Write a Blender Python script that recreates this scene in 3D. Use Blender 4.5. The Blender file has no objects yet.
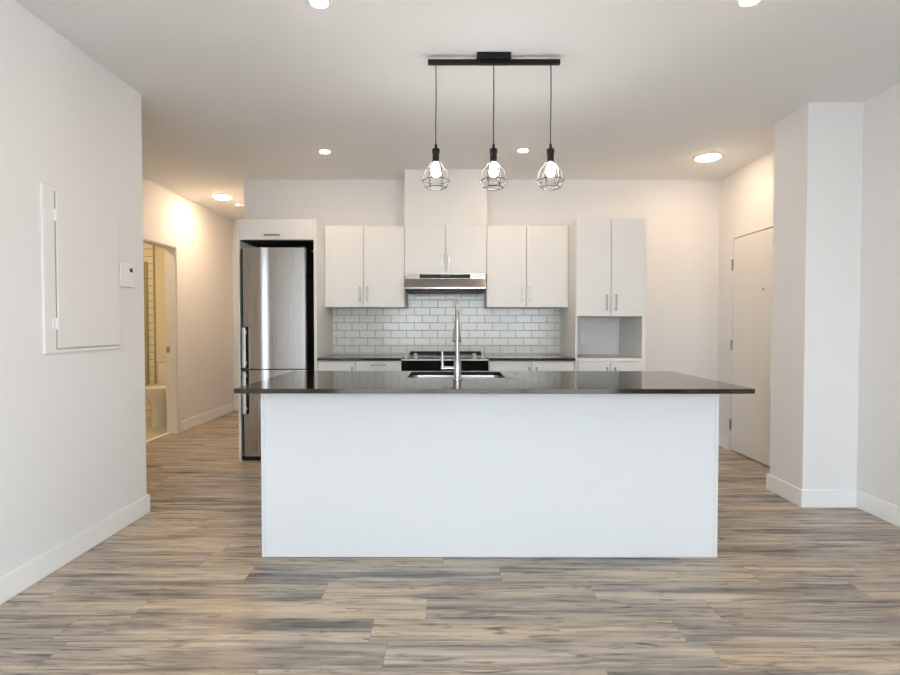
import bpy, bmesh, math, random
from mathutils import Vector, Matrix
random.seed(4)
S = bpy.context.scene
COL = S.collection
PI = math.pi

# ------------------------------------------------------------------ camera
H = 1.2105
cam_d = bpy.data.cameras.new('camera')
cam = bpy.data.objects.new('camera', cam_d)
COL.objects.link(cam)
cam_d.sensor_width = 36.0
cam_d.lens = 532.8 / 900 * 36
cam_d.clip_start = 0.05
R = Matrix.Rotation(math.radians(0.0824), 4, 'Z') @ Matrix.Rotation(math.radians(90 - 1.3733), 4, 'X') @ Matrix.Rotation(math.radians(0.0177), 4, 'Z')
cam.matrix_world = Matrix.Translation((0, 0, H)) @ R
S.camera = cam

# ------------------------------------------------------------------ world (overcast daylight outside the rear windows)
S.view_settings.view_transform = 'Standard'
S.view_settings.look = 'None'
S.view_settings.gamma = 1.0
S.view_settings.use_curve_mapping = False
EXPOSURE = 0.71
S.view_settings.exposure = EXPOSURE
SKY = 5.4
POT = 190.0          # emission of the small warm downlights
DISC = 40.0          # emission of the flat warm LED disc by the entry
DISC2 = 84.0        # emission of the brighter LED disc in the corridor
BULB = 125.0        # emission of the pendant bulbs
WARM = (1.0, 0.72, 0.465)

W = bpy.data.worlds.new('world'); S.world = W; W.use_nodes = True
nt = W.node_tree; nt.nodes.clear()
out = nt.nodes.new('ShaderNodeOutputWorld'); bg = nt.nodes.new('ShaderNodeBackground')
tc = nt.nodes.new('ShaderNodeTexCoord'); sx = nt.nodes.new('ShaderNodeSeparateXYZ'); rp = nt.nodes.new('ShaderNodeValToRGB')
mr = nt.nodes.new('ShaderNodeMapRange'); mr.inputs[1].default_value = -1; mr.inputs[2].default_value = 1
nt.links.new(tc.outputs['Generated'], sx.inputs[0]); nt.links.new(sx.outputs['Z'], mr.inputs[0]); nt.links.new(mr.outputs[0], rp.inputs[0])
e = rp.color_ramp.elements
e[0].position = 0.0; e[0].color = (0.46, 0.48, 0.50, 1)
e[1].position = 1.0; e[1].color = (0.72, 0.84, 1.0, 1)
k = e.new(0.47); k.color = (0.52, 0.545, 0.57, 1)
k = e.new(0.51); k.color = (0.82, 0.925, 1.0, 1)
nt.links.new(rp.outputs[0], bg.inputs[0]); bg.inputs[1].default_value = SKY
nt.links.new(bg.outputs[0], out.inputs[0])

# ------------------------------------------------------------------ materials
def new_mat(name):
    m = bpy.data.materials.new(name); m.use_nodes = True
    return m, m.node_tree, m.node_tree.nodes['Principled BSDF']

def mat(name, col, rough=0.5, metal=0.0, spec=0.5, bump=0.0, bscale=60.0, vary=0.03, coat=0.0):
    m, t, b = new_mat(name)
    n = t.nodes.new('ShaderNodeTexNoise'); n.inputs['Scale'].default_value = bscale; n.inputs['Detail'].default_value = 3
    c = t.nodes.new('ShaderNodeTexCoord'); t.links.new(c.outputs['Object'], n.inputs['Vector'])
    mx = t.nodes.new('ShaderNodeMix'); mx.data_type = 'RGBA'
    mx.inputs[6].default_value = (*[v * (1 - vary) for v in col], 1); mx.inputs[7].default_value = (*[min(1, v * (1 + vary)) for v in col], 1)
    t.links.new(n.outputs['Fac'], mx.inputs[0]); t.links.new(mx.outputs[2], b.inputs['Base Color'])
    b.inputs['Roughness'].default_value = rough; b.inputs['Metallic'].default_value = metal
    b.inputs['Specular IOR Level'].default_value = spec; b.inputs['Coat Weight'].default_value = coat
    if bump:
        bp = t.nodes.new('ShaderNodeBump'); bp.inputs['Strength'].default_value = bump; bp.inputs['Distance'].default_value = 0.002
        t.links.new(n.outputs['Fac'], bp.inputs['Height']); t.links.new(bp.outputs[0], b.inputs['Normal'])
    return m

def emit(name, col, strength):
    m, t, b = new_mat(name)
    b.inputs['Base Color'].default_value = (0.9, 0.9, 0.88, 1)
    b.inputs['Emission Color'].default_value = (*col, 1); b.inputs['Emission Strength'].default_value = strength
    return m

def brushed(name, col, rough, axis):
    m, t, b = new_mat(name)
    c = t.nodes.new('ShaderNodeTexCoord'); mp = t.nodes.new('ShaderNodeMapping')
    sc = [180, 180, 180]; sc[axis] = 1.5
    mp.inputs['Scale'].default_value = sc
    n = t.nodes.new('ShaderNodeTexNoise'); n.inputs['Scale'].default_value = 1.0; n.inputs['Detail'].default_value = 2
    t.links.new(c.outputs['Object'], mp.inputs[0]); t.links.new(mp.outputs[0], n.inputs['Vector'])
    mr = t.nodes.new('ShaderNodeMapRange'); mr.inputs[3].default_value = rough * 0.8; mr.inputs[4].default_value = rough * 1.2
    t.links.new(n.outputs['Fac'], mr.inputs[0]); t.links.new(mr.outputs[0], b.inputs['Roughness'])
    b.inputs['Base Color'].default_value = (*col, 1); b.inputs['Metallic'].default_value = 1.0
    return m

M = {}
M['wall'] = mat('wall_paint', (0.84, 0.835, 0.83), 0.65, spec=0.3, bump=0.03, bscale=220, vary=0.008)
M['ceil'] = mat('ceiling_paint', (0.905, 0.905, 0.90), 0.8, spec=0.2, bump=0.03, bscale=220, vary=0.008)
M['trim'] = mat('trim_paint', (0.93, 0.93, 0.925), 0.35, vary=0.005)
M['door'] = mat('door_paint', (0.85, 0.835, 0.81), 0.5, vary=0.006)
M['lam'] = mat('white_laminate', (0.83, 0.82, 0.795), 0.42, vary=0.006)
M['isl'] = mat('island_laminate', (0.785, 0.795, 0.795), 0.42, vary=0.005)
M['gap'] = mat('shadow_gap_black', (0.02, 0.02, 0.02), 0.9)
M['gapshade'] = mat('gap_shade_grey', (0.42, 0.42, 0.41), 0.8)  # tone of the shadow lines painted around the panel door
M['kick'] = mat('toe_kick_grey', (0.25, 0.25, 0.25), 0.6)
M['steel'] = brushed('brushed_steel', (0.52, 0.51, 0.50), 0.26, 2)
M['steelh'] = brushed('brushed_steel_horizontal', (0.41, 0.40, 0.39), 0.24, 0)
M['nickel'] = brushed('brushed_nickel', (0.40, 0.39, 0.375), 0.3, 2)
M['chrome'] = mat('chrome', (0.80, 0.80, 0.80), 0.12, metal=1.0, vary=0.01)
M['faucet'] = mat('faucet_chrome', (0.46, 0.46, 0.45), 0.24, metal=1.0, vary=0.01)
M['silver'] = mat('silver_knob', (0.72, 0.71, 0.69), 0.35, metal=0.5, vary=0.01)
M['black'] = mat('black_metal', (0.008, 0.008, 0.008), 0.45, spec=0.25)
M['blackgloss'] = mat('black_glass', (0.005, 0.005, 0.005), 0.10, spec=0.18)
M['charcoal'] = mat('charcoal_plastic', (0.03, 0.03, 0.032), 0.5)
M['wire'] = mat('cage_wire', (0.016, 0.015, 0.014), 0.5)
M['plastic'] = mat('white_plastic', (0.86, 0.86, 0.85), 0.35, vary=0.004)
M['ceram'] = mat('white_ceramic', (0.85, 0.83, 0.78), 0.15, vary=0.004)
M['olive'] = mat('olive_metal', (0.40, 0.37, 0.22), 0.4)
M['bulb'] = emit('bulb_glow', (1.0, 0.98, 0.95), BULB)
M['pot'] = emit('downlight_glow', WARM, POT)
M['disc'] = emit('disc_glow', WARM, DISC)
M['disc2'] = emit('disc_glow_bright', WARM, DISC2)
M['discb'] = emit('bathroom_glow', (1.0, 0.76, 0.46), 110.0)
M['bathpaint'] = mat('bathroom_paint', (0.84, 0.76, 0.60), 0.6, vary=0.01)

def quartz():
    m, t, b = new_mat('dark_quartz')
    c = t.nodes.new('ShaderNodeTexCoord'); n = t.nodes.new('ShaderNodeTexNoise'); n.inputs['Scale'].default_value = 260; n.inputs['Detail'].default_value = 2
    t.links.new(c.outputs['Object'], n.inputs['Vector'])
    r = t.nodes.new('ShaderNodeValToRGB'); r.color_ramp.elements[0].position = 0.35; r.color_ramp.elements[1].position = 0.75
    r.color_ramp.elements[0].color = (0.018, 0.011, 0.006, 1); r.color_ramp.elements[1].color = (0.032, 0.021, 0.013, 1)
    t.links.new(n.outputs['Fac'], r.inputs[0]); t.links.new(r.outputs[0], b.inputs['Base Color'])
    b.inputs['Roughness'].default_value = 0.09; b.inputs['IOR'].default_value = 1.58; b.inputs['Specular Tint'].default_value = (1.0, 0.93, 0.84, 1)
    return m
M['quartz'] = quartz()

def tile_mat(name, w, h, u0, v0, axis_u, axis_v, c1, c2, grout, mort=0.0026, rough=0.12):
    m, t, b = new_mat(name)
    c = t.nodes.new('ShaderNodeTexCoord'); s = t.nodes.new('ShaderNodeSeparateXYZ'); cb = t.nodes.new('ShaderNodeCombineXYZ')
    t.links.new(c.outputs['Object'], s.inputs[0])
    for i, (ax, o) in enumerate(((axis_u, u0), (axis_v, v0))):
        a = t.nodes.new('ShaderNodeMath'); a.operation = 'ADD'; a.inputs[1].default_value = o
        t.links.new(s.outputs[ax], a.inputs[0]); t.links.new(a.outputs[0], cb.inputs[i])
    br = t.nodes.new('ShaderNodeTexBrick'); br.offset = 0.5; br.offset_frequency = 2
    br.inputs['Color1'].default_value = (*c1, 1); br.inputs['Color2'].default_value = (*c2, 1); br.inputs['Mortar'].default_value = (*grout, 1)
    br.inputs['Scale'].default_value = 1.0; br.inputs['Mortar Size'].default_value = mort; br.inputs['Mortar Smooth'].default_value = 0.1
    br.inputs['Brick Width'].default_value = w; br.inputs['Row Height'].default_value = h
    t.links.new(cb.outputs[0], br.inputs['Vector']); t.links.new(br.outputs['Color'], b.inputs['Base Color'])
    mr = t.nodes.new('ShaderNodeMapRange'); mr.inputs[3].default_value = rough; mr.inputs[4].default_value = 0.8
    t.links.new(br.outputs['Fac'], mr.inputs[0]); t.links.new(mr.outputs[0], b.inputs['Roughness'])
    bp = t.nodes.new('ShaderNodeBump'); bp.invert = True; bp.inputs['Strength'].default_value = 0.6; bp.inputs['Distance'].default_value = 0.002
    t.links.new(br.outputs['Fac'], bp.inputs['Height']); t.links.new(bp.outputs[0], b.inputs['Normal'])
    return m
M['tile'] = tile_mat('subway_tile', 0.1573, 0.0766, 0.4456 + 0.0787, -0.924, 'X', 'Z', (0.77, 0.755, 0.695), (0.73, 0.72, 0.665), (0.30, 0.29, 0.265))
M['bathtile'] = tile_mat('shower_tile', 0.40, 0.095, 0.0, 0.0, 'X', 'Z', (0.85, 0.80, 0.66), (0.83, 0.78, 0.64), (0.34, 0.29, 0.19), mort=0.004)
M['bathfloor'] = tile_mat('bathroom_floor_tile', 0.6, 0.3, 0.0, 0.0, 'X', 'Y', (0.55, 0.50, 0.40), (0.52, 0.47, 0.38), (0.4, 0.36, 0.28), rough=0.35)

def plank_mat():
    m, t, b = new_mat('vinyl_plank')
    N = t.nodes.new; L = t.links.new
    def math_(op, a, c=None, v=None):
        n = N('ShaderNodeMath'); n.operation = op
        if hasattr(a, 'links'): L(a, n.inputs[0])
        else: n.inputs[0].default_value = a
        if c is not None:
            if hasattr(c, 'links'): L(c, n.inputs[1])
            else: n.inputs[1].default_value = c
        return n.outputs[0]
    PW, PL = 0.1605, 1.22
    c = N('ShaderNodeTexCoord'); s = N('ShaderNodeSeparateXYZ'); L(c.outputs['Object'], s.inputs[0])
    X, Y = s.outputs['X'], s.outputs['Y']
    yv = math_('DIVIDE', math_('SUBTRACT', Y, 2.003), PW)
    row = math_('FLOOR', yv)
    wn = N('ShaderNodeTexWhiteNoise'); wn.noise_dimensions = '1D'; L(row, wn.inputs['W'])
    xv = math_('ADD', math_('DIVIDE', X, PL), math_('MULTIPLY', wn.outputs['Value'], 7.31))
    colm = math_('FLOOR', xv)
    cb = N('ShaderNodeCombineXYZ'); L(row, cb.inputs[0]); L(colm, cb.inputs[1])
    w2 = N('ShaderNodeTexWhiteNoise'); w2.noise_dimensions = '2D'; L(cb.outputs[0], w2.inputs['Vector'])
    rnd = w2.outputs['Value']
    sc = N('ShaderNodeSeparateColor'); L(w2.outputs['Color'], sc.inputs[0])
    # plank space coordinates, shifted per plank
    def coords(fx, fy):
        k = N('ShaderNodeCombineXYZ')
        L(math_('ADD', math_('MULTIPLY', X, fx), math_('MULTIPLY', rnd, 91.0)), k.inputs[0])
        L(math_('ADD', math_('MULTIPLY', Y, fy), math_('MULTIPLY', sc.outputs[1], 37.0)), k.inputs[1])
        L(math_('MULTIPLY', sc.outputs[2], 50.0), k.inputs[2])
        return k.outputs[0]
    def noise(fx, fy, det, rgh=0.55, dist=0.0):
        n = N('ShaderNodeTexNoise'); n.inputs['Scale'].default_value = 1.0; n.inputs['Detail'].default_value = det
        n.inputs['Roughness'].default_value = rgh; n.inputs['Distortion'].default_value = dist
        L(coords(fx, fy), n.inputs['Vector']); return n.outputs['Fac']
    broad = noise(1.0, 9.5, 5, 0.6, 0.9)      # broad grey / tan clouds along the board
    grain = noise(2.2, 60, 4, 0.62, 0.4)      # fine grain
    fine = noise(9.0, 260, 2, 0.6)
    blot = noise(4.5, 26, 3, 0.6, 1.2)        # dark blotches / knots
    # tone = plank random + broad + grain
    tone = math_('ADD', math_('MULTIPLY', math_('SUBTRACT', rnd, 0.5), 0.20), math_('MULTIPLY', math_('SUBTRACT', broad, 0.5), 1.7))
    tone = math_('ADD', tone, math_('MULTIPLY', math_('SUBTRACT', grain, 0.5), 0.62))
    tone = math_('ADD', tone, math_('MULTIPLY', math_('SUBTRACT', fine, 0.5), 0.16))
    mid = noise(1.9, 27, 4, 0.65, 0.7)        # streaks about a finger wide
    tone = math_('ADD', tone, math_('MULTIPLY', math_('SUBTRACT', mid, 0.5), 1.1))
    tone = math_('ADD', tone, 0.53)
    r = N('ShaderNodeValToRGB'); L(tone, r.inputs[0])
    el = r.color_ramp.elements
    el[0].position = 0.05; el[0].color = (0.085, 0.066, 0.053, 1)
    el[1].position = 0.98; el[1].color = (0.72, 0.61, 0.475, 1)
    for p, q in ((0.28, (0.215, 0.172, 0.138)), (0.46, (0.36, 0.29, 0.225)), (0.66, (0.53, 0.43, 0.325))):
        k = el.new(p); k.color = (*q, 1)
    # greyer boards and greyer clouds
    gy = N('ShaderNodeHueSaturation'); L(r.outputs[0], gy.inputs['Color'])
    sat = N('ShaderNodeMapRange'); sat.inputs[1].default_value = 0.3; sat.inputs[2].default_value = 0.72; sat.inputs[3].default_value = 0.60; sat.inputs[4].default_value = 1.16
    mixs = math_('ADD', math_('MULTIPLY', sc.outputs[0], 0.3), math_('MULTIPLY', broad, 0.7))
    L(mixs, sat.inputs[0]); L(sat.outputs[0], gy.inputs['Saturation'])
    # dark blotches
    br = N('ShaderNodeMapRange'); br.inputs[1].default_value = 0.30; br.inputs[2].default_value = 0.43; br.inputs[3].default_value = 0.42; br.inputs[4].default_value = 1.0
    L(blot, br.inputs[0])
    mx = N('ShaderNodeMix'); mx.data_type = 'RGBA'; mx.blend_type = 'MULTIPLY'; mx.inputs[0].default_value = 1.0
    L(gy.outputs[0], mx.inputs[6]); L(br.outputs[0], mx.inputs[7])
    # joints
    fy = math_('FRACT', yv); fx = math_('FRACT', xv)
    dy = math_('MINIMUM', fy, math_('SUBTRACT', 1.0, fy)); dx = math_('MINIMUM', fx, math_('SUBTRACT', 1.0, fx))
    jy = math_('LESS_THAN', dy, 0.0010 / PW); jx = math_('LESS_THAN', dx, 0.0010 / PL)
    j = math_('MAXIMUM', jy, jx)
    m2 = N('ShaderNodeMix'); m2.data_type = 'RGBA'; L(math_('MULTIPLY', j, 0.55), m2.inputs[0]); L(mx.outputs[2], m2.inputs[6]); m2.inputs[7].default_value = (0.06, 0.05, 0.04, 1)
    L(m2.outputs[2], b.inputs['Base Color'])
    rr = N('ShaderNodeMapRange'); rr.inputs[3].default_value = 0.23; rr.inputs[4].default_value = 0.34; L(grain, rr.inputs[0]); L(rr.outputs[0], b.inputs['Roughness'])
    bp = N('ShaderNodeBump'); bp.inputs['Strength'].default_value = 0.12; bp.inputs['Distance'].default_value = 0.001
    L(grain, bp.inputs['Height']); L(bp.outputs[0], b.inputs['Normal'])
    return m
M['plank'] = plank_mat()

def glass_mat():
    m, t, b = new_mat('window_glass')
    o = t.nodes['Material Output']; tr = t.nodes.new('ShaderNodeBsdfTransparent'); gl = t.nodes.new('ShaderNodeBsdfGlossy')
    gl.inputs['Roughness'].default_value = 0.02; fr = t.nodes.new('ShaderNodeFresnel'); fr.inputs[0].default_value = 1.45
    mx = t.nodes.new('ShaderNodeMixShader'); t.links.new(fr.outputs[0], mx.inputs[0]); t.links.new(tr.outputs[0], mx.inputs[1]); t.links.new(gl.outputs[0], mx.inputs[2])
    t.links.new(mx.outputs[0], o.inputs[0]); return m
M['glass'] = glass_mat()

# ------------------------------------------------------------------ geometry helpers
def BM(): return bmesh.new()

def box(bm, x0, x1, y0, y1, z0, z1, bev=0.0, seg=2, rot=None):
    r = bmesh.ops.create_cube(bm, size=1.0)
    vs = r['verts']
    c = Vector(((x0 + x1) / 2, (y0 + y1) / 2, (z0 + z1) / 2)); d = (x1 - x0, y1 - y0, z1 - z0)
    for v in vs:
        p = Vector((v.co.x * d[0], v.co.y * d[1], v.co.z * d[2]))
        v.co = p + c
    if bev:
        es = list({e for v in vs for e in v.link_edges})
        bmesh.ops.bevel(bm, geom=es, offset=min(bev, min(d) * 0.45), segments=seg, affect='EDGES', profile=0.5)
    return bm

def cyl(bm, p0, p1, r0, r1=None, n=20, caps=True):
    r1 = r0 if r1 is None else r1
    p0, p1 = Vector(p0), Vector(p1); d = p1 - p0
    q = d.to_track_quat('Z', 'Y').to_matrix().to_4x4()
    bmesh.ops.create_cone(bm, cap_ends=caps, segments=n, radius1=r0, radius2=r1, depth=d.length, matrix=Matrix.Translation((p0 + p1) / 2) @ q)
    return bm

def tube(bm, pts, r, n=12, closed=False):
    pts = [Vector(p) for p in pts]; N = len(pts); rings = []
    rad = r if isinstance(r, (list, tuple)) else [r] * N
    up = Vector((0, 0, 1)); prev = None
    for i, p in enumerate(pts):
        if closed: t = pts[(i + 1) % N] - pts[i - 1]
        else: t = pts[min(i + 1, N - 1)] - pts[max(i - 1, 0)]
        t.normalize()
        if prev is None:
            a = t.orthogonal().normalized() if abs(t.z) > 0.99 else t.cross(up).normalized()
        else:
            a = (prev - t * prev.dot(t)).normalized()
        prev = a; b = t.cross(a)
        rings.append([bm.verts.new(p + (a * math.cos(2 * PI * j / n) + b * math.sin(2 * PI * j / n)) * rad[i]) for j in range(n)])
    for i in range(N if closed else N - 1):
        A, B = rings[i], rings[(i + 1) % N]
        for j in range(n): bm.faces.new((A[j], A[(j + 1) % n], B[(j + 1) % n], B[j]))
    if not closed:
        bm.faces.new(rings[0][::-1]); bm.faces.new(rings[-1])
    return bm

def lathe(bm, prof, c=(0, 0, 0), n=28, sx=1.0, sy=1.0):
    rings = []
    for (r, z) in prof:
        if r < 1e-6: rings.append([bm.verts.new((c[0], c[1], c[2] + z))])
        else: rings.append([bm.verts.new((c[0] + sx * r * math.cos(2 * PI * j / n), c[1] + sy * r * math.sin(2 * PI * j / n), c[2] + z)) for j in range(n)])
    for A, B in zip(rings, rings[1:]):
        for j in range(n):
            k = (j + 1) % n
            if len(A) == 1 and len(B) == 1: continue
            if len(A) == 1: bm.faces.new((A[0], B[j], B[k]))
            elif len(B) == 1: bm.faces.new((A[j], A[k], B[0]))
            else: bm.faces.new((A[j], A[k], B[k], B[j]))
    return bm

def prism(bm, poly, axis, a0, a1):
    """extrude a closed polygon (list of 2D points) along an axis; axis 'X': points are (y, z); axis 'Z': points are (x, y)"""
    def P(p, a): return (a, p[0], p[1]) if axis == 'X' else (p[0], p[1], a)
    A = [bm.verts.new(P(p, a0)) for p in poly]; B = [bm.verts.new(P(p, a1)) for p in poly]
    n = len(poly)
    for i in range(n): bm.faces.new((A[i], A[(i + 1) % n], B[(i + 1) % n], B[i]))
    bm.faces.new(A[::-1]); bm.faces.new(B)
    return bm

def rrect(x0, x1, y0, y1, r, n=6):
    pts = []
    for cx, cy, a in ((x1 - r, y1 - r, 0), (x0 + r, y1 - r, 90), (x0 + r, y0 + r, 180), (x1 - r, y0 + r, 270)):
        for i in range(n + 1):
            t = math.radians(a + 90 * i / n); pts.append((cx + r * math.cos(t), cy + r * math.sin(t)))
    return pts

def obj(name, bm, m, parent=None, smooth=False, origin=None):
    bmesh.ops.recalc_face_normals(bm, faces=bm.faces)
    me = bpy.data.meshes.new(name); bm.to_mesh(me); bm.free()
    if smooth:
        for p in me.polygons: p.use_smooth = True
        try: me.set_sharp_from_angle(angle=math.radians(35))
        except Exception: pass
    me.materials.append(M[m] if isinstance(m, str) else m)
    o = bpy.data.objects.new(name, me); COL.objects.link(o)
    if parent is not None:
        o.parent = parent
        root = parent
        off = Vector((0, 0, 0))
        while root is not None: off += root.location; root = root.parent
        o.location = (0, 0, 0)
        for v in me.vertices: v.co -= off
    return o

def thing(name, label, cat, loc=(0, 0, 0), group=None):
    o = bpy.data.objects.new(name, None); COL.objects.link(o); o.empty_display_size = 0.1
    o.location = loc; o['label'] = label; o['category'] = cat
    if group: o['group'] = group
    return o

def tag(o, label, cat, group=None):
    o['label'] = label; o['category'] = cat
    if group: o['group'] = group
    return o

def struct(name, bm, m, parent=None, label=None, **k):
    o = obj(name, bm, m, parent, **k)
    if parent is None: o['kind'] = 'structure'
    if label: o['label'] = label; 
    return o

def dup(root, loc, label, group=None):
    r = root.copy(); COL.objects.link(r); r.location = loc; r['label'] = label
    if group: r['group'] = group
    for ch in list(root.children):
        c = ch.copy(); COL.objects.link(c); c.parent = r
        for g in list(ch.children):
            d = g.copy(); COL.objects.link(d); d.parent = c
    return r

# ------------------------------------------------------------------ the room
C = 2.666
XL, XR, YB = -1.956, 2.697, 5.38
YREAR, YEND = -2.6, 7.45
XC0, YLE = -3.045, 3.402            # corridor wall, end of the left wall
bm = BM(); box(bm, -5.0, 3.1, YREAR - 0.2, YEND + 0.15, -0.1, 0.0); struct('floor', bm, 'plank')
bm = BM(); box(bm, -5.0, 3.1, YREAR - 0.2, YEND + 0.15, C, C + 0.12); struct('ceiling', bm, 'ceil')
bm = BM(); box(bm, XC0 - 0.113, XL, YREAR, YLE, 0, C, 0.004); struct('wall_left', bm, 'wall')
bm = BM(); box(bm, -2.0755, XR + 0.2, YB, YB + 0.12, 0, C); struct('wall_back', bm, 'wall')
bm = BM(); box(bm, -2.0755, -1.96, YB + 0.12, YEND, 0, C); struct('wall_corridor_right', bm, 'wall')
bm = BM(); box(bm, XC0 - 0.113, -1.96, YEND, YEND + 0.12, 0, C); struct('wall_corridor_end', bm, 'wall')
# corridor wall with the bathroom opening
DY0, DY1, DZ = 5.11, 5.91, 2.065
bm = BM()
box(bm, XC0 - 0.113, XC0, YLE, DY0, 0, C); box(bm, XC0 - 0.113, XC0, DY1, YEND, 0, C); box(bm, XC0 - 0.113, XC0, DY0, DY1, DZ, C)
struct('wall_corridor_left', bm, 'wall')
# right wall with the entry door opening
SY0, SY1, SZ0, SZ1 = -2.2, -0.2, 0.12, 2.45     # unseen side window, added to brighten the left wall
EY0, EY1, EZ = 4.195, 5.116, 2.034
bm = BM()
box(bm, XR, XR + 0.2, YREAR, SY0, 0, C); box(bm, XR, XR + 0.2, SY1, EY0, 0, C); box(bm, XR, XR + 0.2, SY0, SY1, 0, SZ0); box(bm, XR, XR + 0.2, SY0, SY1, SZ1, C); box(bm, XR, XR + 0.2, EY1, YB, 0, C); box(bm, XR, XR + 0.2, EY0, EY1, EZ, C)
struct('wall_right', bm, 'wall')
# boxed-out pillar on the right wall
bm = BM(); box(bm, 2.3355, XR, 3.517, 3.885, 0, C, 0.003); struct('wall_pillar', bm, 'wall')
# rear wall with wide glazed opening behind the camera
WX0, WX1, WZ0, WZ1 = -1.65, 2.4, 0.12, 2.36
bm = BM()
box(bm, XL, WX0, YREAR - 0.2, YREAR, 0, C); box(bm, WX1, XR + 0.2, YREAR - 0.2, YREAR, 0, C)
box(bm, WX0, WX1, YREAR - 0.2, YREAR, 0, WZ0); box(bm, WX0, WX1, YREAR - 0.2, YREAR, WZ1, C)
struct('wall_rear', bm, 'wall')
bm = BM()
for i in range(4):
    x = WX0 + (WX1 - WX0) * i / 3
    box(bm, max(WX0, x - 0.035), min(WX1, x + 0.035), YREAR - 0.13, YREAR - 0.07, WZ0, WZ1)
box(bm, WX0, WX1, YREAR - 0.13, YREAR - 0.07, WZ0, WZ0 + 0.06); box(bm, WX0, WX1, YREAR - 0.13, YREAR - 0.07, WZ1 - 0.06, WZ1)
wf = struct('window_1', bm, 'trim')
bm = BM(); box(bm, WX0 + 0.03, WX1 - 0.03, YREAR - 0.103, YREAR - 0.097, WZ0 + 0.05, WZ1 - 0.05); obj('pane', bm, 'glass', wf)

bm = BM()
for y in (SY0 + 0.03, (SY0 + SY1) / 2, SY1 - 0.03): box(bm, XR + 0.07, XR + 0.13, y - 0.03, y + 0.03, SZ0 + 0.0605, SZ1 - 0.0605)
box(bm, XR + 0.07, XR + 0.13, SY0, SY1, SZ0, SZ0 + 0.06); box(bm, XR + 0.07, XR + 0.13, SY0, SY1, SZ1 - 0.06, SZ1)
wg = struct('added_window', bm, 'trim')
bm = BM(); box(bm, XR + 0.097, XR + 0.103, SY0 + 0.05, SY1 - 0.05, SZ0 + 0.05, SZ1 - 0.05); obj('pane', bm, 'glass', wg)

# baseboards
BH, BT = 0.118, 0.014
def base(bm, x0, x1, y0, y1):
    box(bm, x0, x1, y0, y1, 0, BH, 0.004, 2)
bm = BM(); base(bm, XL, XL + BT, YREAR, YLE + BT); struct('baseboard_left', bm, 'trim')
bm = BM(); base(bm, XC0, XL + BT, YLE, YLE + BT); struct('baseboard_left_return', bm, 'trim')
bm = BM(); base(bm, XR - BT, XR, YREAR, 3.517 - BT); struct('baseboard_right', bm, 'trim')
bm = BM()
base(bm, 2.3355 - BT, XR, 3.517 - BT, 3.517); base(bm, 2.3355 - BT, 2.3355, 3.518, 3.884); base(bm, 2.3355 - BT, XR, 3.885, 3.885 + BT)
struct('baseboard_pillar', bm, 'trim')
bm = BM(); base(bm, XR - BT, XR, 5.14, YB - BT); base(bm, 1.76, XR, YB - BT, YB); struct('baseboard_back', bm, 'trim')
bm = BM(); base(bm, XC0, XC0 + BT, 5.98, YEND - BT); base(bm, XC0, -2.0755, YEND - BT, YEND); struct('baseboard_corridor_left', bm, 'trim')
bm = BM(); base(bm, -2.0755 - BT, -2.0755, YB, YEND - BT); struct('baseboard_corridor_right', bm, 'trim')

# entry door, flush in the right wall
dr = struct('door_1', box(BM(), XR + 0.004, XR + 0.048, EY0 + 0.005, EY1 - 0.004, 0.010, EZ - 0.006, 0.001, 1), 'door', label='flush cream entry door in the right wall')
bm = BM(); box(bm, XR + 0.06, XR + 0.19, EY0, EY1, 0.0, EZ); struct('door_gap_shade', bm, 'gap', dr)  # black box added behind the slab, paints the shade in its gaps
for z in (1.784, 1.017, 0.251):
    bm = BM(); box(bm, XR - 0.004, XR + 0.004, EY1 - 0.008, EY1 + 0.012, z - 0.05, z + 0.05, 0.0015, 1)
    cyl(bm, (XR - 0.006, EY1 + 0.001, z - 0.052), (XR - 0.006, EY1 + 0.001, z + 0.052), 0.0065, n=12)
    obj('hinge', bm, 'nickel', dr)
bm = BM(); cyl(bm, (XR + 0.006, 4.614, 1.52), (XR - 0.002, 4.614, 1.52), 0.010, n=20); obj('peephole', bm, 'nickel', dr, smooth=True)
bm = BM(); cyl(bm, (XR + 0.004, 4.27, 1.0), (XR - 0.008, 4.27, 1.0), 0.027, n=24); cyl(bm, (XR - 0.008, 4.27, 1.0), (XR - 0.05, 4.27, 1.0), 0.010, n=16)
tube(bm, [(XR - 0.05, 4.262, 1.0), (XR - 0.052, 4.33, 1.0), (XR - 0.05, 4.39, 1.0)], 0.009); obj('door_handle', bm, 'nickel', dr, smooth=True)

# bathroom doorway: jamb lining, casing, strike plate
bm = BM()
JT = 0.012
box(bm, XC0 - 0.115, XC0 + 0.001, DY1 - JT, DY1, 0, DZ); box(bm, XC0 - 0.115, XC0 + 0.001, DY0, DY0 + JT, 0, DZ); box(bm, XC0 - 0.115, XC0 + 0.001, DY0 + JT, DY1 - JT, DZ - JT, DZ)
fr = struct('door_2', bm, 'door', label='white doorway lining to the bathroom off the corridor')
bm = BM(); cw = 0.064
box(bm, XC0, XC0 + 0.012, DY1 - 0.004, DY1 + cw, 0, DZ + cw, 0.003, 1); box(bm, XC0, XC0 + 0.012, DY0 - cw, DY0 + 0.004, 0, DZ + cw, 0.003, 1); box(bm, XC0, XC0 + 0.012, DY0 + 0.004, DY1 - 0.004, DZ - 0.004, DZ + cw, 0.003, 1)
obj('casing', bm, 'wall', fr)
bm = BM(); box(bm, XC0 - 0.108, XC0 - 0.068, DY1 - JT - 0.003, DY1 - JT, 0.90, 0.965, 0.001, 1); obj('strike_plate', bm, 'nickel', fr)

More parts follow.
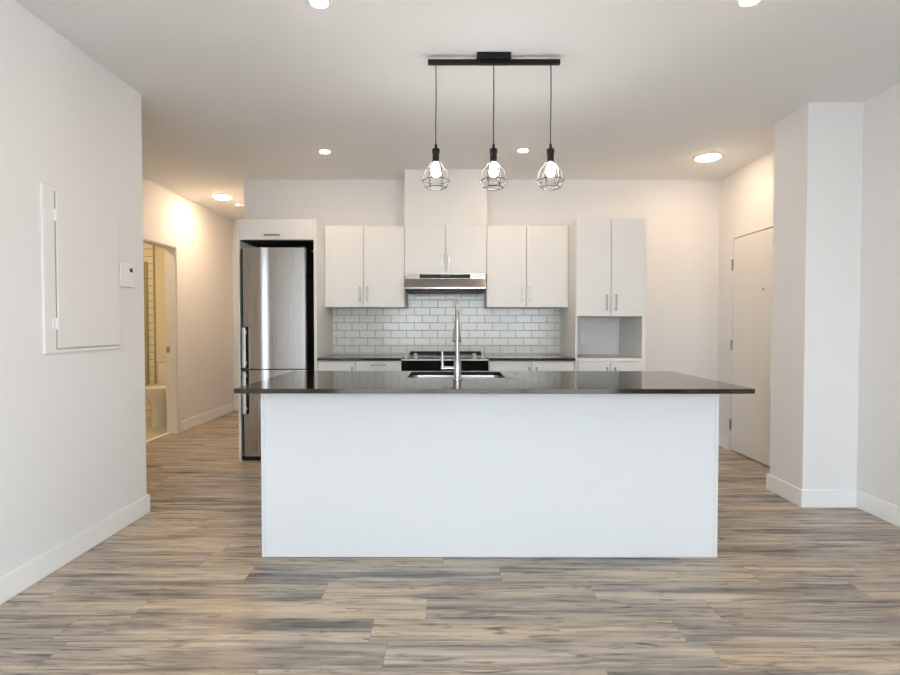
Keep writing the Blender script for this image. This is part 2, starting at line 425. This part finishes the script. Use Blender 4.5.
# bathroom shell
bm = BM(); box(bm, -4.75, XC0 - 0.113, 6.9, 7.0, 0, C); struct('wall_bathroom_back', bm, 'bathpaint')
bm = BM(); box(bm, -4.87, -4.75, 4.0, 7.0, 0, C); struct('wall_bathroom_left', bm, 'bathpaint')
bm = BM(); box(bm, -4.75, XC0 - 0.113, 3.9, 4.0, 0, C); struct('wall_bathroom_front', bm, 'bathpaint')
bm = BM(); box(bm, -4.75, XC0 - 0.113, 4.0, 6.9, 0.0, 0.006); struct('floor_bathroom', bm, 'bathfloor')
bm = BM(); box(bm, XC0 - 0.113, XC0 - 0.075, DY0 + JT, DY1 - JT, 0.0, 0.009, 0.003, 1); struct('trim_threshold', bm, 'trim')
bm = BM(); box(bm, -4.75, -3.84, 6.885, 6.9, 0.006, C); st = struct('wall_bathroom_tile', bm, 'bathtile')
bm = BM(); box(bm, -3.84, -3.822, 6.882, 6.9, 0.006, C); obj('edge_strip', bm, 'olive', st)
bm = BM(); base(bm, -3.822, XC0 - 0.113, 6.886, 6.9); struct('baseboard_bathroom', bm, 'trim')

# ------------------------------------------------------------------ lamps in the ceiling
def downlight(loc, label, rad, m, rim, group):
    t = thing('ceiling_light', label, 'ceiling light', loc, group)
    x, y, z = loc
    bm = BM(); lathe(bm, [(rad, -0.001), (rad, -0.004), (rad + rim * 0.3, -0.008), (rad + rim, -0.005), (rad + rim, 0.0), (rad, 0.0)], loc, 40)
    obj('trim_ring', bm, 'plastic', t, smooth=True)
    bm = BM(); dh = rad * 0.24
    lathe(bm, [(0, -0.005 - dh), (rad * 0.35, -0.005 - dh * 0.93), (rad * 0.65, -0.005 - dh * 0.72), (rad * 0.87, -0.005 - dh * 0.38), (rad, -0.004), (rad, -0.0005), (0, -0.0005)], loc, 40)
    obj('diffuser', bm, m, t, smooth=True)
    return t
GR = 'recessed ceiling lights'
p = downlight((-1.055, 4.501, C), 'small round ceiling downlight over the aisle in front of the fridge', 0.037, 'pot', 0.014, GR)
dup(p, (0.601, 4.476, C), 'small round ceiling downlight just right of the middle hanging cage lamp')
dup(p, (-0.593, 2.431, C), 'small round ceiling downlight cut by the top edge, left of the pendant bar')
dup(p, (1.337, 2.418, C), 'small round ceiling downlight at the top edge, right of the pendant bar')
d = downlight((2.231, 4.662, C), 'large flat round ceiling light near the entry door', 0.100, 'disc', 0.020, GR)
d = downlight((-2.60, 6.086, C), 'large flat round ceiling light in the corridor by the bathroom doorway', 0.100, 'disc2', 0.020, GR)
downlight((-3.75, 5.5, C), 'flat round ceiling light inside the bathroom', 0.100, 'discb', 0.020, GR)
sd = thing('smoke_detector', 'pale round smoke detector on the corridor ceiling beyond the corridor light', 'smoke detector', (-2.56, 6.50, C))
bm = BM(); lathe(bm, [(0, -0.034), (0.045, -0.034), (0.06, -0.026), (0.066, -0.010), (0.066, 0.0)], (-2.56, 6.50, C), 32); obj('housing', bm, 'plastic', sd, smooth=True)

# ------------------------------------------------------------------ kitchen cabinets
def handle(parent, p, vert=True, L=0.142, m='nickel', out=0.028):
    """bar pull; p = centre on the door face"""
    x, y, z = p; bm = BM(); h = L / 2
    if vert:
        box(bm, x - 0.006, x + 0.006, y - out - 0.005, y - out + 0.004, z - h, z + h, 0.002, 2)
        for s in (-1, 1): box(bm, x - 0.005, x + 0.005, y - out + 0.003, y - 0.0002, z + s * (h - 0.012) - 0.005, z + s * (h - 0.012) + 0.005)
    else:
        box(bm, x - h, x + h, y - out - 0.005, y - out + 0.004, z - 0.006, z + 0.006, 0.002, 2)
        for s in (-1, 1): box(bm, x + s * (h - 0.012) - 0.005, x + s * (h - 0.012) + 0.005, y - out + 0.003, y - 0.0002, z - 0.005, z + 0.005)
    return obj('handle', bm, m, parent)

DT = 0.018
def door(parent, x0, x1, yf, z0, z1, name='door', hp=None, vert=True, gap=0.002):
    bm = BM(); box(bm, x0 + gap, x1 - gap, yf, yf + DT, z0 + gap, z1 - gap, 0.0012, 1)
    d = obj(name, bm, 'lam', parent)
    if hp: handle(d, (hp[0], yf, hp[1]), vert)
    return d

def carcass(parent, x0, x1, y0, y1, z0, z1, t=0.016):
    """closed-back box open to the front"""
    bm = BM()
    box(bm, x0, x0 + t, y0, y1, z0, z1); box(bm, x1 - t, x1, y0, y1, z0, z1)
    box(bm, x0 + t, x1 - t, y0, y1, z0, z0 + t); box(bm, x0 + t, x1 - t, y0, y1, z1 - t, z1); box(bm, x0 + t, x1 - t, y1 - 0.008, y1, z0 + t, z1 - t)
    return obj('carcass', bm, 'lam', parent)

YU, YF, YW = 5.031, 4.740, YB - 0.001
UG = 'white wall cabinets above the backsplash'
def wall_cab(x0, x1, z0, z1, xs, label):
    t = thing('wall_cabinet', label, 'kitchen cabinet', ((x0 + x1) / 2, YW, z0), UG)
    carcass(t, x0, x1, YU + DT + 0.001, YW, z0, z1)
    door(t, x0, xs, YU, z0, z1, hp=(xs - 0.034, z0 + 0.12)); door(t, xs, x1, YU, z0, z1, hp=(xs + 0.034, z0 + 0.12))
    return t
wall_cab(-1.188, -0.4365, 1.376, 2.142, -0.822, 'white two-door wall cabinet between the fridge surround and the hood cabinet')
wall_cab(0.3385, 1.1065, 1.376, 2.142, 0.711, 'white two-door wall cabinet between the hood cabinet and the tall cabinet')
hc = thing('hood_cabinet', 'white cabinet rising to the ceiling above the range hood', 'kitchen cabinet', (-0.05, YW, 1.690), UG)
carcass(hc, -0.4355, 0.3375, YU + DT + 0.001, YW, 1.690, C - 0.0005)
bm = BM(); box(bm, -0.4355, 0.3375, YU, YU + DT, 2.155, C - 0.0005); obj('upper_panel', bm, 'lam', hc)
door(hc, -0.4355, -0.049, YU, 1.690, 2.1565, hp=(-0.083, 1.80)); door(hc, -0.049, 0.3375, YU, 1.690, 2.1565, hp=(-0.016, 1.80))

# fridge surround
fs = thing('fridge_cabinet', 'white surround and shallow flip-up cabinet built around the fridge', 'kitchen cabinet', (-1.54, YW, 0))
bm = BM(); box(bm, -1.895, -1.874, YF, YW, 0, 2.146, 0.001, 1); obj('side_panel', bm, 'lam', fs)
bm = BM(); box(bm, -1.217, -1.1895, YF, YW, 0, 2.146, 0.001, 1); obj('side_panel', bm, 'lam', fs)
carcass(fs, -1.8735, -1.2175, YF + DT + 0.001, YW, 1.965, 2.146)
bm = BM(); box(bm, -1.8735, -1.2175, YF + 0.03, YW, 1.956, 1.9645); obj('alcove_shade_board', bm, 'charcoal', fs)  # added dark board standing in for the deep shade above the fridge
door(fs, -1.8735, -1.2175, YF, 1.963, 2.146, name='flip_door', hp=(-1.575, 2.003), vert=False)

# tall cabinet at the right end with an open niche
tcb = thing('tall_cabinet', 'tall white cabinet with an open niche at the right end of the kitchen', 'kitchen cabinet', (1.41, YW, 0))
TX0, TX1 = 1.1085, 1.735
bm = BM(); box(bm, TX0, TX0 + 0.018, YF, YW, 0, 2.146, 0.001, 1); obj('side_panel', bm, 'lam', tcb)
bm = BM(); box(bm, TX1 - 0.035, TX1, YF, YW, 0, 2.146, 0.001, 1); obj('side_panel', bm, 'lam', tcb)
IX0, IX1 = TX0 + 0.0185, TX1 - 0.0355
for z in (0.10, 0.892, 1.286, 2.128):
    bm = BM(); box(bm, IX0, IX1, YF + DT + 0.002, YW, z, z + 0.018); obj('shelf', bm, 'lam', tcb)
bm = BM(); box(bm, IX0, IX1, YF, YF + DT, 0.884, 0.912, 0.001, 1); obj('niche_edge', bm, 'lam', tcb)
bm = BM(); box(bm, IX0, IX1, YW - 0.008, YW, 0.912, 1.284); obj('niche_back', bm, 'lam', tcb)
bm = BM(); box(bm, 1.295, 1.365, YW - 0.014, YW - 0.008, 1.02, 1.135, 0.003, 2); ol = obj('outlet', bm, 'plastic', tcb)
bm = BM()
for z in (1.052, 1.102): box(bm, 1.313, 1.347, YW - 0.0165, YW - 0.014, z - 0.017, z + 0.017, 0.002, 1)
obj('socket', bm, 'trim', ol)
door(tcb, TX0 + 0.0, 1.4175, YF - DT - 0.001, 1.287, 2.146, hp=(1.376, 1.408)); door(tcb, 1.4175, TX1 - 0.022, YF - DT - 0.001, 1.287, 2.146, hp=(1.458, 1.408))
door(tcb, IX0, 1.4175, YF - DT - 0.001, 0.10, 0.884, hp=(1.383, 0.765)); door(tcb, 1.4175, IX1, YF - DT - 0.001, 0.10, 0.884, hp=(1.454, 0.765))
bm = BM(); box(bm, IX0, IX1, YF + 0.05, YF + 0.066, 0, 0.099); obj('toe_kick', bm, 'lam', tcb)

# base cabinets
YK = 4.758
def base_cab(x0, x1, label):
    t = thing('base_cabinet', label, 'kitchen cabinet', ((x0 + x1) / 2, YW, 0), 'white base cabinets under the back worktop')
    carcass(t, x0, x1, YK + DT + 0.001, YW, 0.10, 0.889)
    bm = BM(); box(bm, x0, x1, YK + 0.07, YK + 0.086, 0, 0.099); obj('toe_kick', bm, 'lam', t)
    return t
b1 = base_cab(-1.188, -0.854, 'white one-door base cabinet beside the fridge surround')
door(b1, -1.188, -0.854, YK, 0.10, 0.886, hp=(-0.880, 0.765))
b2 = base_cab(-0.853, -0.440, 'white drawer base cabinet left of the range')
z = 0.10
for i, h in enumerate((0.30, 0.30, 0.186)):
    door(b2, -0.853, -0.440, YK, z, z + h, name='drawer', hp=(-0.646, z + h - 0.034 if i == 2 else z + h - 0.05), vert=False); z += h
b3 = base_cab(0.336, 1.1065, 'white two-door base cabinet right of the range')
door(b3, 0.336, 0.7215, YK, 0.10, 0.886, hp=(0.695, 0.765)); door(b3, 0.7215, 1.1065, YK, 0.10, 0.886, hp=(0.766, 0.765))

YCT = 4.730
WG = 'dark back worktops'
bm = BM(); box(bm, -1.188, -0.440, YCT, YW, 0.8905, 0.914, 0.002, 2); tag(obj('worktop', bm, 'quartz'), 'dark polished worktop between the fridge surround and the range', 'worktop', WG)
bm = BM(); box(bm, 0.336, 1.1075, YCT, YW, 0.8905, 0.914, 0.002, 2); tag(obj('worktop', bm, 'quartz'), 'dark polished worktop between the range and the tall cabinet', 'worktop', WG)

# backsplash of white subway tiles
bm = BM(); box(bm, -1.188, 1.1075, YB - 0.010, YB - 0.0005, 0.9155, 1.3755); box(bm, -0.434, 0.336, YB - 0.010, YB - 0.0005, 1.3755, 1.688)
tag(obj('backsplash', bm, 'tile'), 'white subway tile backsplash with grey grout behind the range', 'backsplash')

# ------------------------------------------------------------------ range hood
hx0, hx1 = -0.424, 0.326
hd = thing('range_hood', 'stainless under-cabinet range hood with a black control strip', 'range hood', (-0.05, YB - 0.011, 1.52))
bm = BM()
prism(bm, [(YB - 0.012, 1.689), (4.955, 1.689), (4.950, 1.636), (4.943, 1.630), (4.912, 1.575), (4.904, 1.563), (4.900, 1.556), (4.899, 1.541), (4.903, 1.536), (4.93, 1.534), (YB - 0.012, 1.534)], 'X', hx0, hx1)
obj('hood_body', bm, 'steelh', hd)
bm = BM(); box(bm, -0.288, 0.178, 4.9465, 4.9535, 1.641, 1.677, 0.001, 1); cs = obj('control_strip', bm, 'blackgloss', hd)
bm = BM()
for i in range(5): cyl(bm, (-0.09 + i * 0.02, 4.9480, 1.664), (-0.09 + i * 0.02, 4.9445, 1.664), 0.004, n=12)
obj('button', bm, 'kick', cs)
bm = BM(); box(bm, hx0 + 0.004, hx1 - 0.004, 4.915, YB - 0.014, 1.522, 1.5335, 0.003, 1); obj('filter', bm, 'charcoal', hd)

# ------------------------------------------------------------------ range
rx0, rx1 = -0.4385, 0.3345
rg = thing('range', 'stainless slide-in electric range with a black oven front under the hood', 'range', (-0.052, 5.05, 0))
bm = BM(); box(bm, rx0 + 0.004, rx1 - 0.004, 4.775, YB - 0.012, 0.03, 0.908); obj('body', bm, 'steel', rg)
bm = BM(); box(bm, rx0, rx1, 4.800, YB - 0.05, 0.909, 0.921, 0.003, 2); ct = obj('cooktop', bm, 'blackgloss', rg)
for (x, y, r) in ((-0.24, 4.93, 0.095), (0.14, 4.93, 0.105), (-0.24, 5.18, 0.10), (0.14, 5.18, 0.075)):
    bm = BM(); tube(bm, [(x + r * math.cos(a * PI / 18), y + r * math.sin(a * PI / 18), 0.9212) for a in range(36)], 0.0012, 6, True)
    obj('burner_ring', bm, 'kick', ct)
bm = BM(); box(bm, rx0 + 0.03, rx1 - 0.03, YB - 0.049, YB - 0.013, 0.909, 0.944, 0.003, 1); obj('rear_vent', bm, 'black', rg)
bm = BM(); prism(bm, [(4.7995, 0.922), (4.752, 0.918), (4.715, 0.905), (4.715, 0.893), (4.7995, 0.893)], 'X', rx0, rx1); cp = obj('control_panel', bm, 'steelh', rg)
for x in (-0.395, -0.315, 0.21, 0.29):
    bm = BM(); a = Vector((x, 4.752, 0.9165)); n_ = Vector((0, -0.35, 0.94)).normalized()
    cyl(bm, a, a + n_ * 0.006, 0.022, n=24); cyl(bm, a + n_ * 0.006, a + n_ * 0.036, 0.019, 0.017, n=24)
    k_ = obj('knob', bm, 'silver', rg, smooth=True)
bm = BM(); box(bm, rx0 + 0.001, rx1 - 0.001, 4.715, 4.774, 0.205, 0.892, 0.003, 2); od = obj('oven_door', bm, 'blackgloss', rg)
bm = BM()
tube(bm, [(rx0 + 0.06, 4.670, 0.755), (rx1 - 0.06, 4.670, 0.755)], 0.011)
for x in (rx0 + 0.09, rx1 - 0.09): cyl(bm, (x, 4.670, 0.755), (x, 4.7148, 0.755), 0.008, n=12)
obj('handle', bm, 'steelh', od, smooth=True)
bm = BM(); box(bm, rx0 + 0.001, rx1 - 0.001, 4.717, 4.774, 0.06, 0.20, 0.003, 2); obj('drawer', bm, 'steelh', rg)
for x in (rx0 + 0.05, rx1 - 0.05):
    for y in (4.82, 5.30):
        bm = BM(); cyl(bm, (x, y, 0.0), (x, y, 0.031), 0.018, n=12); obj('foot', bm, 'black', rg)

# ------------------------------------------------------------------ refrigerator
fx0, fx1 = -1.868, -1.279; fxd = fx0 + 0.038
fg = thing('refrigerator', 'tall stainless bottom-freezer refrigerator in the white surround', 'refrigerator', (-1.57, 5.0, 0))
bm = BM(); box(bm, fx0 + 0.003, fx1 - 0.003, 4.758, 5.35, 0.02, 1.888, 0.006, 2); obj('body', bm, 'black', fg)
def fdoor(z0, z1, name):
    """gently bowed stainless door with black gasket side"""
    bm = BM(); n = 60; yb = 4.748
    f = []
    for i in range(n + 1):
        u = i / n; x = fxd + (fx1 - fxd) * u
        bow = 0.005 * (1 - (2 * u - 1) ** 2)
        edge = 0.008 * max(0, 1 - min(u, 1 - u) / 0.02) ** 2
        q = min(1, max(0, (u - 0.275) / 0.15)); q = q * q * (3 - 2 * q)  # added step across the face, shaped to catch a stripe of window light
        f.append((x, 4.690 - bow + edge + 0.011 * q))
    poly = f + [(fx1, yb), (fxd, yb)]
    prism(bm, poly, 'Z', z0, z1)
    return obj(name, bm, 'steel', fg, smooth=True)
d1 = fdoor(0.821, 1.888, 'fridge_door'); d2 = fdoor(0.045, 0.811, 'freezer_door')
bm = BM(); box(bm, fx0 + 0.006, fx1 - 0.006, 4.749, 4.757, 0.05, 1.885); obj('gasket', bm, 'gap', fg)
bm = BM(); box(bm, fx0 + 0.004, fx1 - 0.004, 4.712, 4.757, 0.813, 0.819); obj('divider', bm, 'gap', fg)
bm = BM(); box(bm, fx0 + 0.01, fx1 - 0.01, 4.72, 4.80, 0.0, 0.043); obj('toe_grille', bm, 'black', fg)
bm = BM(); box(bm, fx1 - 0.06, fx1 - 0.01, 4.71, 4.80, 1.889, 1.902, 0.003, 1); obj('hinge_cover', bm, 'charcoal', fg)
def fhandle(p, z0, z1):
    x = -1.806; bm = BM()
    box(bm, x - 0.014, x + 0.014, 4.636, 4.656, z0, z1, 0.006, 3)
    for z in (z0 + 0.04, z1 - 0.04): box(bm, x - 0.010, x + 0.010, 4.655, 4.684, z - 0.014, z + 0.014)
    h = obj('handle', bm, 'silver', p)
    bm = BM(); box(bm, x - 0.023, x + 0.025, 4.682, 4.689, z0 - 0.008, z1 + 0.008, 0.003, 1); obj('handle_shade', bm, 'black', h)  # black plate painting the shadow on both sides of the handle
fhandle(d1, 0.832, 1.186); fhandle(d2, 0.430, 0.800)

# ------------------------------------------------------------------ island
PX0, PX1, PY0, PY1 = -0.980, 1.382, 2.7365, 3.400
isl = thing('kitchen_island', 'long white kitchen island base under the dark overhanging countertop', 'kitchen island', (0.2, 3.05, 0))
bm = BM(); box(bm, PX0 + 0.0185, PX1 - 0.0185, PY0 + 0.001, PY0 + 0.018, 0.004, 0.8905, 0.001, 1); obj('back_panel', bm, 'isl', isl)
for x in (PX0, PX1 - 0.018):
    bm = BM(); box(bm, x, x + 0.018, PY0, PY1, 0.004, 0.8905, 0.001, 1); obj('end_panel', bm, 'isl', isl)
bm = BM(); box(bm, PX0 + 0.0185, PX1 - 0.0185, PY0 + 0.0185, PY1 - 0.02, 0.10, 0.116); box(bm, PX0 + 0.0185, PX1 - 0.0185, PY1 - 0.07, PY1 - 0.055, 0, 0.0995)
box(bm, PX0 + 0.012, PX1 - 0.012, PY0 + 0.006, PY0 + 0.016, 0, 0.0038); obj('plinth', bm, 'kick', isl)
nx = 4; wd = (PX1 - PX0 - 0.037) / nx
for i in range(nx):
    x0 = PX0 + 0.0185 + i * wd
    bm = BM(); box(bm, x0 + 0.002, x0 + wd - 0.002, PY1 - 0.018, PY1, 0.118, 0.886, 0.001, 1); obj('door', bm, 'isl', isl)

KX0, KX1, KY0, KY1, KZ0, KZ1 = -1.0063, 1.4093, 2.4578, 3.4099, 0.8915, 0.914
sx0, sx1, sy0, sy1 = -0.246, 0.308, 2.965, 3.361
def slab_hole(outer, inner, z0, z1):
    bm = BM(); edges = []
    for loop in (outer, inner):
        vs = [bm.verts.new((x, y, z1)) for x, y in loop]
        edges += [bm.edges.new((vs[i], vs[(i + 1) % len(vs)])) for i in range(len(vs))]
    r = bmesh.ops.triangle_fill(bm, edges=edges, use_beauty=True, use_dissolve=False)
    ex = bmesh.ops.extrude_face_region(bm, geom=[f for f in bm.faces])
    for g in ex['geom']:
        if isinstance(g, bmesh.types.BMVert): g.co.z = z0
    return bm
bm = slab_hole(rrect(KX0, KX1, KY0, KY1, 0.006, 3), rrect(sx0, sx1, sy0, sy1, 0.045, 7), KZ0, KZ1)
isc = obj('island_countertop', bm, 'quartz')
tag(isc, 'dark polished countertop slab on the white kitchen island', 'countertop')
bv = isc.modifiers.new('bevel', 'BEVEL'); bv.width = 0.0015; bv.segments = 2; bv.limit_method = 'ANGLE'

# sink basin under the cut-out
sk = thing('sink', 'stainless undermount sink sunk in the island countertop', 'sink', ((sx0 + sx1) / 2, (sy0 + sy1) / 2, 0.70))
bm = BM()
def ring(g, z, r): return [bm.verts.new((x, y, z)) for x, y in rrect(sx0 - g, sx1 + g, sy0 - g, sy1 + g, r, 7)]
rings = [ring(0.018, KZ0 - 0.001, 0.06), ring(0.001, KZ0 - 0.001, 0.045), ring(0.0, KZ0 - 0.012, 0.045), ring(-0.004, 0.715, 0.045), ring(-0.02, 0.700, 0.04), ring(-0.16, 0.694, 0.02)]
for A, B in zip(rings, rings[1:]):
    for j in range(len(A)):
        q = (j + 1) % len(A); bm.faces.new((A[j], A[q], B[q], B[j]))
bm.faces.new(rings[-1])
bo = obj('basin', bm, 'steelh', sk, smooth=True)
so = bo.modifiers.new('thickness', 'SOLIDIFY'); so.thickness = 0.0015; so.offset = -1
bm = BM(); lathe(bm, [(0, 0.002), (0.03, 0.002), (0.042, 0.004), (0.045, 0.001)], ((sx0 + sx1) / 2, (sy0 + sy1) / 2, 0.6945), 28); obj('drain', bm, 'chrome', sk, smooth=True)

# faucet, standing on the near side of the sink, spout turned to the kitchen
fxc, fyc = 0.036, 2.885
fa = thing('faucet', 'tall chrome pull-down faucet on the island beside the sink', 'faucet', (fxc, fyc, KZ1))
bm = BM(); lathe(bm, [(0, 0), (0.027, 0), (0.027, 0.006), (0.021, 0.010), (0.0195, 0.105), (0.017, 0.112), (0, 0.112)], (fxc, fyc, KZ1), 28); obj('base', bm, 'faucet', fa, smooth=True)
bm = BM(); pts = [(fxc, fyc, KZ1 + 0.105)] + [(fxc, fyc, KZ1 + 0.11 + i * 0.03) for i in range(1, 7)]
Rr = 0.105; zc = 1.232
for i in range(0, 15):
    a = PI - PI * i / 14
    pts.append((fxc, fyc + Rr + Rr * math.cos(a), zc + Rr * math.sin(a)))
tube(bm, pts, 0.0115, 16); obj('neck', bm, 'faucet', fa, smooth=True)
ye = fyc + 2 * Rr
bm = BM(); lathe(bm, [(0, 0.0), (0.0125, 0.0), (0.014, -0.012), (0.0155, -0.03), (0.024, -0.105), (0.0255, -0.118), (0.022, -0.122), (0, -0.122)], (fxc, ye, zc + 0.002), 28); sh = obj('spray_head', bm, 'faucet', fa, smooth=True)
bm = BM(); lathe(bm, [(0, -0.1222), (0.019, -0.1222), (0.019, -0.1245), (0, -0.1245)], (fxc, ye, zc + 0.002), 24); obj('nozzle', bm, 'charcoal', sh)
bm = BM(); cyl(bm, (fxc - 0.015, fyc, KZ1 + 0.060), (fxc - 0.088, fyc, KZ1 + 0.060), 0.012, n=18)
tube(bm, [(fxc - 0.080, fyc, KZ1 + 0.058), (fxc - 0.081, fyc, KZ1 + 0.10), (fxc - 0.082, fyc, KZ1 + 0.152)], [0.0075, 0.0065, 0.006], 14); obj('lever', bm, 'faucet', fa, smooth=True)

# ------------------------------------------------------------------ pendant fixture
py = 2.921
pd = thing('pendant_light', 'black bar pendant with three wire cage lamps hanging over the island', 'pendant light', (0.232, py, C))
bm = BM(); box(bm, 0.139, 0.321, 2.876, 2.968, C - 0.031, C - 0.0002, 0.002, 2); obj('canopy', bm, 'black', pd)
bm = BM(); box(bm, -0.124, 0.591, py - 0.012, py + 0.012, C - 0.047, C - 0.022, 0.002, 2); obj('bar', bm, 'black', pd)
def hexring(r, z, x, rot=0): return [Vector((x + r * math.cos(rot + i * PI / 3), py + r * math.sin(rot + i * PI / 3), z)) for i in range(6)]
for x in (-0.081, 0.232, 0.542):
    bm = BM(); tube(bm, [(x, py, C - 0.046), (x + 0.0015, py, 2.45), (x - 0.001, py, 2.30), (x, py, 2.165)], 0.0030, 10); obj('cord', bm, 'wire', pd)
    bm = BM(); lathe(bm, [(0, 0.10), (0.006, 0.10), (0.008, 0.078), (0.020, 0.072), (0.0215, 0.066), (0.0215, 0.052), (0.0185, 0.050), (0.0185, 0.0), (0, 0.0)], (x, py, 2.093), 24); obj('lamp_socket', bm, 'black', pd, smooth=True)
    bm = BM(); lathe(bm, [(0.011, 0.0), (0.0118, -0.009), (0.0145, -0.021), (0.0195, -0.035), (0.0225, -0.048), (0.0215, -0.061), (0.0155, -0.073), (0.008, -0.0785), (0, -0.080)], (x, py, 2.0925), 28); obj('bulb', bm, 'bulb', pd, smooth=True)
    bm = BM(); wr = 0.0023
    top = hexring(0.019, 2.098, x); mid = hexring(0.060, 2.047, x); wide = hexring(0.074, 1.995, x); low = hexring(0.055, 1.957, x)
    for a, b_, c_, d_ in zip(top, mid, wide, low): tube(bm, [a, b_, c_, d_], wr, 6)
    for ringv in (top, wide, low): tube(bm, [p_ for i in range(6) for p_ in (ringv[i], (ringv[i] * 0.5 + ringv[(i + 1) % 6] * 0.5))], wr, 6, True)
    obj('wire_cage', bm, 'wire', pd)

# ------------------------------------------------------------------ electrical panel and thermostat on the left wall
ep = thing('electrical_panel', 'white painted electrical panel cover with a hinged door on the left wall', 'electrical panel', (XL, 2.83, 1.48))
bm = BM(); box(bm, XL, XL + 0.014, 2.545, 3.135, 1.068, 1.888, 0.004, 2); cv = obj('cover_frame', bm, 'door', ep)
bm = BM(); box(bm, XL + 0.0145, XL + 0.022, 2.628, 3.115, 1.094, 1.862, 0.003, 2); pdr = obj('panel_door', bm, 'door', ep)
bm = BM(); box(bm, XL + 0.014, XL + 0.0146, 2.619, 2.627, 1.087, 1.864); box(bm, XL + 0.014, XL + 0.0146, 2.627, 3.117, 1.087, 1.0935); obj('gap_shade', bm, 'gapshade', ep)  # thin grey strips painting the shadow line beside and below the door
for z in (1.747, 1.215):
    bm = BM(); cyl(bm, (XL + 0.019, 2.620, z - 0.028), (XL + 0.019, 2.620, z + 0.028), 0.009, n=14); box(bm, XL + 0.014, XL + 0.0175, 2.596, 2.630, z - 0.024, z + 0.024); obj('hinge', bm, 'plastic', pdr)
th = thing('thermostat', 'small white thermostat beside the electrical panel on the left wall', 'thermostat', (XL, 3.21, 1.49))
bm = BM(); box(bm, XL, XL + 0.024, 3.125, 3.262, 1.434, 1.572, 0.006, 3); obj('housing', bm, 'plastic', th)
bm = BM(); box(bm, XL + 0.0235, XL + 0.0250, 3.212, 3.242, 1.526, 1.550, 0.001, 1); obj('display', bm, 'charcoal', th)

# ------------------------------------------------------------------ bathroom
tl = thing('toilet', 'white toilet with closed lid seen through the bathroom doorway', 'toilet', (-3.50, 6.5, 0.006))
tx, ty = -3.505, 6.44
def ovals(bm, spec, n=32):
    rings = []
    for (rx, ryf, ryb, yo, z) in spec:
        rings.append([bm.verts.new((tx + rx * math.cos(2 * PI * j / n), ty + yo + (ryb if math.sin(2 * PI * j / n) > 0 else ryf) * math.sin(2 * PI * j / n), z)) for j in range(n)])
    for A, B in zip(rings, rings[1:]):
        for j in range(n): bm.faces.new((A[j], A[(j + 1) % n], B[(j + 1) % n], B[j]))
    bm.faces.new(rings[0][::-1]); bm.faces.new(rings[-1]); return bm
bm = BM(); ovals(bm, [(0.105, 0.17, 0.25, 0, 0.0060), (0.10, 0.165, 0.25, 0, 0.0540), (0.10, 0.17, 0.25, 0, 0.2393), (0.13, 0.21, 0.24, 0, 0.3265), (0.175, 0.25, 0.22, 0, 0.3919), (0.185, 0.262, 0.22, 0, 0.4300)]); obj('bowl', bm, 'ceram', tl, smooth=True)
bm = BM(); ovals(bm, [(0.19, 0.268, 0.20, 0, 0.4311), (0.192, 0.27, 0.20, 0, 0.4485)]); obj('seat', bm, 'ceram', tl, smooth=True)
bm = BM(); ovals(bm, [(0.19, 0.268, 0.20, 0, 0.4496), (0.19, 0.268, 0.20, 0, 0.4660), (0.17, 0.245, 0.18, 0, 0.4758)]); obj('lid', bm, 'ceram', tl, smooth=True)
bm = BM(); box(bm, tx - 0.19, tx + 0.19, 6.70, 6.882, 0.37, 0.74, 0.02, 3); box(bm, tx - 0.20, tx + 0.20, 6.69, 6.884, 0.742, 0.775, 0.01, 3); obj('tank', bm, 'ceram', tl, smooth=True)
sp = thing('shower_panel', 'tall narrow olive grey panel on the tiled bathroom wall', 'shower panel', (-3.94, 6.88, 0.5))
bm = BM(); box(bm, -3.955, -3.905, 6.850, 6.884, 0.35, 2.02, 0.004, 2); obj('panel', bm, 'olive', sp)
